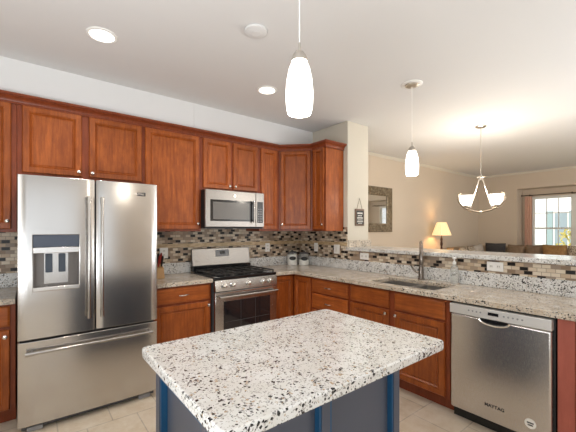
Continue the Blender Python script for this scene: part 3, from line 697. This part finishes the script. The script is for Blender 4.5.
# ------------------------------------------------------------------ island
IX0, IX1, IY0, IY1 = -2.757, -1.664, -2.982, -2.226
def rrect(x0, x1, y0, y1, r, k=6):
    P = []
    for cx, cy, a0 in ((x1 - r, y1 - r, 0), (x0 + r, y1 - r, 90), (x0 + r, y0 + r, 180), (x1 - r, y0 + r, 270)):
        for i in range(k + 1): a = R(a0 + 90 * i / k); P.append((cx + r * math.cos(a), cy + r * math.sin(a)))
    return P
o = MB().prism(rrect(IX0, IX1, IY0, IY1, .028), .8755, ZC).build('island_top', 'granite', bevel=.006, seg=3)
tag(o, 'rectangular speckled granite slab on the blue island', 'countertop')
bx0, bx1, by0, by1 = -2.700, -1.692, -2.765, -2.245; dpt = .030
t = thing('kitchen_island', ((bx0 + bx1) / 2, (by0 + by1) / 2, 0), 'blue-grey paneled kitchen island base under its granite slab', 'island')
MB().box(bx0 + dpt, bx1 - dpt, by0 + dpt, by1 - dpt, .0, .8745).build('core_panel', 'blue_paint_sheen', t)
def island_face(fr, L, panels, s=.045):
    # stiles and rails standing proud of the core, bead round each panel lacks the grey sheen painted on the faces
    edges = [0] + [L * k / panels for k in range(1, panels)] + [L]
    b = MB()
    for k, e in enumerate(edges):
        u0 = 0 if k == 0 else (e - s / 2 if k < panels else L - s); b.fbox(fr, u0, u0 + s, -dpt + .0005, 0, 0, .8742)
    spans = []
    for k in range(panels):
        a = s if k == 0 else edges[k] + s / 2; c = L - s if k == panels - 1 else edges[k + 1] - s / 2; spans.append((a, c))
        b.fbox(fr, a, c, -dpt + .0005, 0, 0, .10); b.fbox(fr, a, c, -dpt + .0005, 0, .80, .8742)
    b.build('panel_frame', 'blue_paint_sheen', t)
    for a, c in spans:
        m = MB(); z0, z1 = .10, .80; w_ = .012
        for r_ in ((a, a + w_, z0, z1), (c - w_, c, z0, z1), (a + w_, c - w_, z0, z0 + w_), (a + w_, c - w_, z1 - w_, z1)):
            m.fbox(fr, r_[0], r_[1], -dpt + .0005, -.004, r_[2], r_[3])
        m.build('panel_bead', 'blue_paint', t, label='bead round a panel, same blue paint without the painted-in grey sheen')
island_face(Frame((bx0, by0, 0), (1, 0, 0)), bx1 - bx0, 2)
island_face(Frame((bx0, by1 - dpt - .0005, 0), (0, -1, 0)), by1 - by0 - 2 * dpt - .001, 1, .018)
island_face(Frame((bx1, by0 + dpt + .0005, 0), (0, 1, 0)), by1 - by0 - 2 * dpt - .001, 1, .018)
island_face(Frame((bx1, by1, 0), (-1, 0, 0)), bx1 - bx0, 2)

# ------------------------------------------------------------------ wall plates
def plate(label, fr, u, z, kind, wdt=.072, hgt=.117):
    t = thing('outlet' if kind != 'switch' else 'light_switch', fr.p(u, 0, z), label, 'outlet' if kind != 'switch' else 'switch', 'white wall plates on the backsplash')
    MB().fbox(fr, u - wdt / 2, u + wdt / 2, .0004, .006, z - hgt / 2, z + hgt / 2).build('plate', 'white_plastic', t, bevel=.002)
    if kind == 'switch':
        MB().fbox(fr, u - .016, u + .016, .006, .009, z - .033, z + .033).build('rocker', 'white_trim', t, bevel=.001)
    else:
        for s_ in (-1, 1):
            du, dz = (s_ * .028, 0) if kind == 'wide' else (0, s_ * .022)
            r_ = MB().fbox(fr, u + du - .016, u + du + .016, .006, .0075, z + dz - .014, z + dz + .014).build('receptacle', 'white_trim', t, bevel=.001)
            b = MB()
            for q in (-.006, .006): b.fbox(fr, u + du + q - .0015, u + du + q + .0015, .0075, .0079, z + dz - .004, z + dz + .007)
            b.build('slot', 'dark_grey', r_)
PA = Frame((0, -.012, 0), (1, 0, 0)); PB = Frame((-.012, 0, 0), (0, -1, 0)); PB2 = Frame((-.008, 0, 0), (0, -1, 0))
plate('white outlet plate on the tile just beside the refrigerator', PA, -1.965, 1.150, 'outlet', .09)
plate('white outlet plate on the tile between range and corner canisters', PA, -.585, 1.165, 'outlet')
plate('white switch plate on the tile below the slim end cabinet', PB, .365, 1.165, 'switch')
plate('broad white switch plate on the tile nearest the cream column', PB, .755, 1.155, 'switch', .10)
plate('horizontal white outlet under the bar top near the column', PB2, 1.195, 1.092, 'wide', .125, .078)
plate('horizontal white outlet under the bar top above the dishwasher', PB2, 2.585, 1.094, 'wide', .125, .078)

# ------------------------------------------------------------------ things on the counters
def canister(x, y, label, h, fill):
    t = thing('canister', (x, y, ZC), label, 'canister', 'white canisters in the counter corner'); z = ZC + .0005
    MB().lathe([(.066, 0), (.070, .006), (.070, h * fill), (.001, h * fill + .001)], (x, y, z), seg=28).build('jar', 'white_glass_jar', t)
    MB().lathe([(.070, h * fill + .0015), (.070, h * .92), (.060, h), (.055, h), (.055, h * fill + .004), (.001, h * fill + .003)], (x, y, z), seg=28).build('jar_neck', 'clear_glass', t)
    MB().lathe([(.061, h + .0005), (.062, h + .016), (.045, h + .022), (.012, h + .024), (.016, h + .038), (.001, h + .042)], (x, y, z), seg=24).build('lid', 'dark_grey', t)
    d = Vector((cam.location.x - x, cam.location.y - y, 0)).normalized(); a0 = math.atan2(d.y, d.x) + .10; b = MB()
    pts, pts2 = [], []
    for i in range(20):
        q = 2 * math.pi * i / 20; an = a0 + .70 * math.cos(q); zz = z + h * .58 + .027 * math.sin(q)
        pts.append((x + .0712 * math.cos(an), y + .0712 * math.sin(an), zz)); pts2.append((x + .0725 * math.cos(an), y + .0725 * math.sin(an), zz))
    n = 20
    va = [b.bm.verts.new(p) for p in pts]; vb = [b.bm.verts.new(p) for p in pts2]
    for i in range(n // 2 - 1):      # strips between mirrored points keep the oval wrapped on the jar
        for V in (va, vb):
            f = (V[i], V[i + 1], V[n - 2 - i] if i + 1 < n - 2 - i else V[i + 1], V[(n - 1 - i) % n])
            f = tuple(dict.fromkeys(f))
            if len(f) > 2: b.bm.faces.new(f)
    for i in range(n): b.bm.faces.new((va[i], va[(i + 1) % n], vb[(i + 1) % n], vb[i]))
    b.build('oval_label', 'label_ink', t, smooth=False)
canister(-.235, -.115, 'white canister with dark oval label, the one nearer the range', .165, .90)
canister(-.105, -.215, 'half-filled white canister with dark oval label, nearer the sink', .155, .48)
t = thing('knife_block', (-2.10, -.24, ZC), 'wooden block with dark and red handles tucked beside the refrigerator', 'knife block')
KF = Frame((-2.10, -.24, 0), (1, 0, 0))
MB().hexa([KF.p(-.05, .08, ZC + .0005), KF.p(.05, .08, ZC + .0005), KF.p(.05, -.06, ZC + .0005), KF.p(-.05, -.06, ZC + .0005), KF.p(-.05, .05, ZC + .10), KF.p(.05, .05, ZC + .10), KF.p(.05, -.08, ZC + .17), KF.p(-.05, -.08, ZC + .17)]).build('block', 'light_wood', t, bevel=.004)
for i, (u, n_, m_) in enumerate(((-.03, .03, 'black_matte'), (.0, .03, 'red_plastic'), (.03, .03, 'black_matte'), (-.03, -.02, 'black_matte'), (.0, -.02, 'black_matte'), (.03, -.02, 'red_plastic'))):
    p = KF.p(u, n_, ZC + .11 + (.05 - n_) * .5); d_ = Vector((0, -.42, .9)).normalized()
    MB().tube([p, p + d_ * .03, p + d_ * .10, p + d_ * .12], [.008, .011, .012, .007], 8).build('handle', m_, t)

# ------------------------------------------------------------------ sign and mirror
SG = Frame((0, -.927, 0), (1, 0, 0))
t = thing('hanging_sign', (.215, -.927, 1.46), 'small dark wooden sign hung by cord on the cream column', 'sign')
sb = MB().fbox(SG, .130, .302, .0006, .016, 1.455, 1.672).build('board', 'kraft', t, bevel=.003)
MB().fbox(SG, .146, .286, .0162, .018, 1.475, 1.650).build('board_face', 'black_matte', sb)
b = MB()
for z, a, c, hh in ((1.615, .165, .268, .022), (1.583, .172, .258, .012), (1.556, .162, .270, .018), (1.530, .168, .262, .010), (1.508, .160, .272, .013), (1.488, .178, .254, .009)):
    u = a; k = 0
    while u < c - .006:
        w_ = (.013, .019, .010, .016)[k % 4]; b.fbox(SG, u, min(u + w_, c), .0181, .0188, z - (hh / 3 if k % 2 else hh / 2.2), z + hh / 2); u += w_ + .006; k += 1
b.build('lettering', 'white_ink', sb)
MB().tube([SG.p(.165, .008, 1.672), SG.p(.214, .010, 1.810), SG.p(.268, .008, 1.672)], .003, 6).build('cord', 'string', t)
MB().lathe([(.006, .0006), (.006, .016), (.001, .018)], SG.p(.214, 0, 1.806), SG.n, 10).build('nail', 'nickel', t)
WC = Frame((0, 0, 0), (1, 0, 0))
t = thing('wall_mirror', (1.85, 0, 1.36), 'rectangular mirror in a broad mottled bronze frame on the living room wall', 'mirror')
u0, u1, z0, z1 = 1.35, 2.257, 1.362, 2.180; f_ = .155
b = MB(); pr = [(0, .002), (0, .03), (.015, .038), (f_ - .012, .030), (f_, .020), (f_, .002)]
rings = [[b.bm.verts.new(WC.p(*q)) for q in ((u0 + a, n, z0 + a), (u1 - a, n, z0 + a), (u1 - a, n, z1 - a), (u0 + a, n, z1 - a))] for a, n in pr]
for p, q in zip(rings, rings[1:] + rings[:1]):
    for i in range(4): b.bm.faces.new((p[i], p[(i + 1) % 4], q[(i + 1) % 4], q[i]))
b.build('frame', 'frame_mosaic', t, smooth=False)
MB().fbox(WC, u0 + f_ - .002, u1 - f_ + .002, .004, .010, z0 + f_ - .002, z1 - f_ + .002).build('glass', 'mirror_glass', t)

# ------------------------------------------------------------------ ceiling fixtures
def can_light(x, y, label):
    t = thing('recessed_light', (x, y, CEIL), label, 'ceiling light', 'recessed ceiling lights')
    MB().lathe([(.080, -.0006), (.098, -.0006), (.096, -.006), (.080, -.010), (.076, -.004)], (x, y, CEIL), seg=32, caps=False).build('trim_ring', 'white_plastic', t)
    MB().lathe([(.075, -.001), (.076, -.0035), (.001, -.004)], (x, y, CEIL), seg=32).build('lens', 'can_lens', t)
    l = bpy.data.lights.new('recessed_lamp', 'SPOT'); l.energy = 30; l.color = (1, .93, .83); l.spot_size = R(140); l.spot_blend = .8; l.shadow_soft_size = .07
    o = bpy.data.objects.new('recessed_lamp', l); COL.objects.link(o); o.location = (x, y, CEIL - .02)
can_light(-2.726, -1.087, 'round recessed ceiling light in front of the refrigerator')
can_light(-1.302, -1.047, 'round recessed ceiling light in front of the range')
t = thing('smoke_detector', (-1.91, -1.80, CEIL), 'flat round white ceiling disc without a light', 'smoke detector')
MB().lathe([(.072, -.0006), (.078, -.004), (.076, -.016), (.060, -.022), (.001, -.024)], (-1.91, -1.80, CEIL), seg=32).build('cover', 'ceiling_paint', t)
MB().lathe([(.030, -.0242), (.030, -.026), (.001, -.0265)], (-1.91, -1.80, CEIL), seg=20).build('center_disc', 'ceiling_paint', t)
def pendant(x, y, label):
    t = thing('pendant_light', (x, y, CEIL), label, 'pendant light', 'white glass pendants')
    MB().lathe([(.094, -.0006), (.094, -.006), (.090, -.008), (.001, -.0085)], (x, y, CEIL), seg=32).build('ceiling_ring', 'white_plastic', t)
    MB().lathe([(.064, -.009), (.062, -.018), (.050, -.024), (.012, -.027), (.001, -.028)], (x, y, CEIL), seg=28).build('canopy', 'nickel', t)
    MB().tube([(x, y, CEIL - .026), (x, y, 2.19)], .0028, 8).build('cord', 'white_plastic', t)
    MB().lathe([(.005, 2.225), (.006, 2.188), (.018, 2.184), (.030, 2.168), (.036, 2.148), (.037, 2.1415), (.001, 2.141)], (x, y, 0), seg=24).build('socket_cap', 'nickel', t)
    MB().lathe([(.034, 2.140), (.046, 2.110), (.056, 2.06), (.060, 2.01), (.059, 1.965), (.055, 1.930), (.050, 1.914), (.046, 1.914), (.051, 1.932), (.055, 1.965), (.056, 2.01), (.052, 2.06), (.042, 2.108), (.030, 2.138)], (x, y, 0), seg=28, caps=False).build('glass_shade', 'opal_shade', t)
    l = point('pendant_lamp', (x, y, 1.905), 4, WARM, .05)
    return t
pendant(-2.198, -2.602, 'white glass pendant hanging nearest, over the island')
pendant(-.310, -1.994, 'white glass pendant hanging over the sink')

# chandelier
cx, cy = 1.555, -1.855
t = thing('chandelier', (cx, cy, CEIL), 'brushed metal chandelier with white bell shades past the bar', 'chandelier')
MB().lathe([(.062, -.0006), (.065, -.010), (.050, -.020), (.014, -.030), (.001, -.031)], (cx, cy, CEIL), seg=24).build('canopy', 'nickel', t)
b = MB(); z = CEIL - .03; k = 0
while z > 2.135:
    d_ = Vector((1, 0, 0)) if k % 2 else Vector((0, 1, 0)); c = Vector((cx, cy, z - .014))
    b.tube([c + d_ * .006 * math.sin(2 * math.pi * i / 10) + Vector((0, 0, .016 * math.cos(2 * math.pi * i / 10))) for i in range(11)], .0022, 6); z -= .026; k += 1
b.build('chain', 'nickel', t)
MB().lathe([(.001, 2.14), (.012, 2.135), (.012, 2.115), (.045, 2.108), (.048, 2.095), (.02, 2.085), (.018, 2.06), (.001, 2.055)], (cx, cy, 0), seg=20).build('hub', 'nickel', t)
MB().lathe([(.001, 1.615), (.012, 1.622), (.018, 1.64), (.010, 1.658), (.001, 1.66)], (cx, cy, 0), seg=16).build('finial', 'nickel', t)
va = math.atan2(1.85, 4.68)
for k in range(4):
    a = va + R((62, 118, 242, 298)[k]); d_ = Vector((math.cos(a), math.sin(a), 0)); c = Vector((cx, cy, 0)); Z = Vector((0, 0, 1)); RR = .19
    MB().tube([c + d_ * .02 + Z * 2.09, c + d_ * .075 + Z * 1.90, c + d_ * .135 + Z * 1.695], .006, 8).build('rod', 'nickel', t)
    arc = [c + d_ * r_ + Z * z_ for r_, z_ in ((.0, 1.640), (.06, 1.645), (.13, 1.662), (.20, 1.690), (.245, 1.722), (.285, 1.770), (.300, 1.820), (.290, 1.865), (.255, 1.885))]
    am = MB().tube(arc, [.009, .009, .009, .010, .010, .010, .009, .008, .006], 8).build('arm', 'bronze_light', t)
    s_ = c + d_ * RR
    MB().lathe([(.001, 1.702), (.016, 1.703), (.03, 1.716), (.03, 1.724), (.001, 1.725)], (s_.x, s_.y, 0), seg=16).build('cup', 'nickel', am)
    MB().lathe([(.028, 1.726), (.056, 1.735), (.070, 1.765), (.076, 1.81), (.086, 1.855), (.082, 1.855), (.072, 1.81), (.066, 1.768), (.052, 1.740), (.001, 1.732)], (s_.x, s_.y, 0), seg=22).build('shade', 'opal_shade', am)
    point('chandelier_lamp', (s_.x, s_.y, 1.90), 8.5, (1, .90, .77), .04)

# ------------------------------------------------------------------ lamp table and lamp
lx, ly = 3.70, -.24
t = thing('end_table', (lx, ly, 0), 'dark round pedestal table under the lamp', 'table')
MB().lathe([(.19, .955), (.19, .967), (.001, .968)], (lx, ly, 0), seg=32).build('table_top', 'dark_wood', t, bevel=.003)
MB().lathe([(.15, 0), (.15, .02), (.05, .05), (.025, .12), (.035, .45), (.022, .85), (.06, .954), (.001, .9545)], (lx, ly, 0), seg=20).build('pedestal', 'dark_wood', t)
t = thing('table_lamp', (lx, ly, .9685), 'lit table lamp with pleated cream shade and dark base', 'lamp')
MB().lathe([(.07, .9688), (.07, .98), (.025, 1.0), (.016, 1.05), (.028, 1.10), (.018, 1.16), (.024, 1.20), (.012, 1.25), (.008, 1.31), (.001, 1.311)], (lx, ly, 0), seg=18).build('base', 'dark_wood', t)
b = MB(); n = 48; rings = []
for r_, z_ in ((.185, 1.285), (.155, 1.37), (.125, 1.46), (.090, 1.555), (.087, 1.555), (.122, 1.46), (.152, 1.37), (.182, 1.285)):
    rings.append([b.bm.verts.new((lx + (r_ + (.004 if i % 2 else -.004) * r_ / .15) * math.cos(2 * math.pi * i / n), ly + (r_ + (.004 if i % 2 else -.004) * r_ / .15) * math.sin(2 * math.pi * i / n), z_)) for i in range(n)])
for p, q in zip(rings, rings[1:] + rings[:1]):
    for i in range(n): b.bm.faces.new((p[i], p[(i + 1) % n], q[(i + 1) % n], q[i]))
b.build('lamp_shade', 'lamp_fabric', t, smooth=False)
MB().lathe([(.001, 1.3112), (.018, 1.33), (.03, 1.37), (.02, 1.41), (.001, 1.42)], (lx, ly, 0), seg=14).build('bulb', 'opal_shade', t)
point('table_lamp_glow', (lx, ly, 1.44), 9, (1, .66, .32), .03)

# ------------------------------------------------------------------ sofa and its pillows
t = thing('sectional_sofa', (5.2, -.6, 0), 'brown corner sectional sofa below the living room window', 'sofa')
MB().prism([(4.25, -.10), (4.25, -1.0), (5.10, -1.0), (5.10, -3.4), (6.03, -3.4), (6.03, -.10)], .06, .40).build('base', 'sofa_brown', t, bevel=.02)
MB().prism([(4.25, -.06), (4.25, -.24), (5.87, -.24), (5.87, -3.4), (6.05, -3.4), (6.05, -.06)], .401, 1.00).build('back', 'sofa_tan', t, bevel=.03, seg=3)
for x0, x1, y0, y1 in ((4.27, 5.08, -.98, -.26), (5.12, 5.85, -1.30, -.26), (5.12, 5.85, -2.34, -1.31), (5.12, 5.85, -3.38, -2.35)):
    MB().box(x0, x1, y0, y1, .402, .52).build('seat_cushion', 'sofa_brown', t, bevel=.03, seg=3)
for yc, w_, zt in ((-.965, .35, 1.058), (-1.315, .34, 1.062)):
    MB().pillow((5.72, yc, (.53 + zt) / 2), (0, -1, 0), (.12, 0, 1), w_, zt - .53, .22).build('back_cushion', 'sofa_brown', t)
for yc in (-2.62, -3.12): MB().pillow((5.72, yc, .79), (0, -1, 0), (.12, 0, 1), .48, .53, .22).build('back_cushion', 'sofa_brown', t)
def pil(c, ux, uz, w_, h, th, m, label): tag(MB().pillow(c, ux, uz, w_, h, th).build('throw_pillow', m), label, 'pillow', 'throw pillows on the sofa')
pil((5.62, -.565, .805), (.0, -1, 0), (.08, 0, 1), .44, .56, .17, 'navy_fabric', 'dark navy throw pillow on the sofa in the room corner')
pil((5.60, -1.70, .805), (0, -1, 0), (.08, 0, 1), .42, .56, .17, 'golden_brown', 'golden brown throw pillow on the sofa below the window')
pil((5.60, -2.10, .800), (0, -1, 0), (.08, 0, 1), .36, .55, .16, 'patterned_fabric', 'brown and cream patterned pillow beside the golden brown one')
pil((5.13, -.40, .80), (1, 0, .08), (-.08, .08, 1), .44, .51, .15, 'grey_fabric', 'pale grey throw pillow leaning next to the dark navy one')
pil((4.355, -.41, .795), (1, 0, .12), (-.12, .08, 1), .30, .48, .14, 'patterned_fabric', 'tilted patterned pillow on the sofa nearest the lamp')
pil((4.72, -.41, .79), (1, 0, -.10), (.10, .08, 1), .31, .48, .14, 'patterned_fabric', 'tilted patterned pillow next to the pale grey one')

# ------------------------------------------------------------------ curtain and rod
t = thing('curtain_rod', (6.36, -1.0, 2.22), 'dark metal curtain rod with round finials above the living room window', 'curtain rod')
rz, rxx = 2.226, 6.36
MB().tube([(rxx, -.885, rz), (rxx, -3.6, rz)], .010, 10).build('rod', 'bronze', t)
MB().lathe([(.001, -.012), (.016, -.008), (.018, .0), (.014, .008), (.001, .010)], (rxx, -.888, rz), (0, 1, 0), 12).build('finial', 'bronze', t)
for yy in (-1.055, -1.84, -2.665, -3.5): MB().tube([(XB - .001, yy, rz), (rxx, yy, rz)], [.014, .009], 8).lathe([(.02, -.012), (.022, 0), (.02, .012)], (rxx, yy, rz), (0, 1, 0), 12).build('bracket', 'bronze', t)
b = MB(); n = 60; yc0, yc1 = -.945, -1.10; fr_, bk = [], []
for j, z_ in enumerate((.06, .6, 1.2, 1.8, 2.205)):
    A, B = [], []
    for i in range(n + 1):
        s_ = i / n; y_ = yc0 + (yc1 - yc0) * s_; off = .026 * math.sin(s_ * math.pi * 7 + .15 * j) * (1 - .25 * (j == 4))
        A.append(b.bm.verts.new((rxx - .005 + off - .002, y_, z_))); B.append(b.bm.verts.new((rxx - .005 + off + .002, y_, z_)))
    fr_.append(A); bk.append(B)
for L_ in (fr_, bk):
    for p, q in zip(L_, L_[1:]):
        for i in range(n): b.bm.faces.new((p[i], p[i + 1], q[i + 1], q[i]))
for k in (0, -1):
    for i in range(n): b.bm.faces.new((fr_[k][i], fr_[k][i + 1], bk[k][i + 1], bk[k][i]))
for i in (0, n):
    for j in range(4): b.bm.faces.new((fr_[j][i], fr_[j + 1][i], bk[j + 1][i], bk[j][i]))
tag(b.build('curtain', 'curtain_cloth'), 'dusty pink gathered curtain at the side of the living room window', 'curtain')
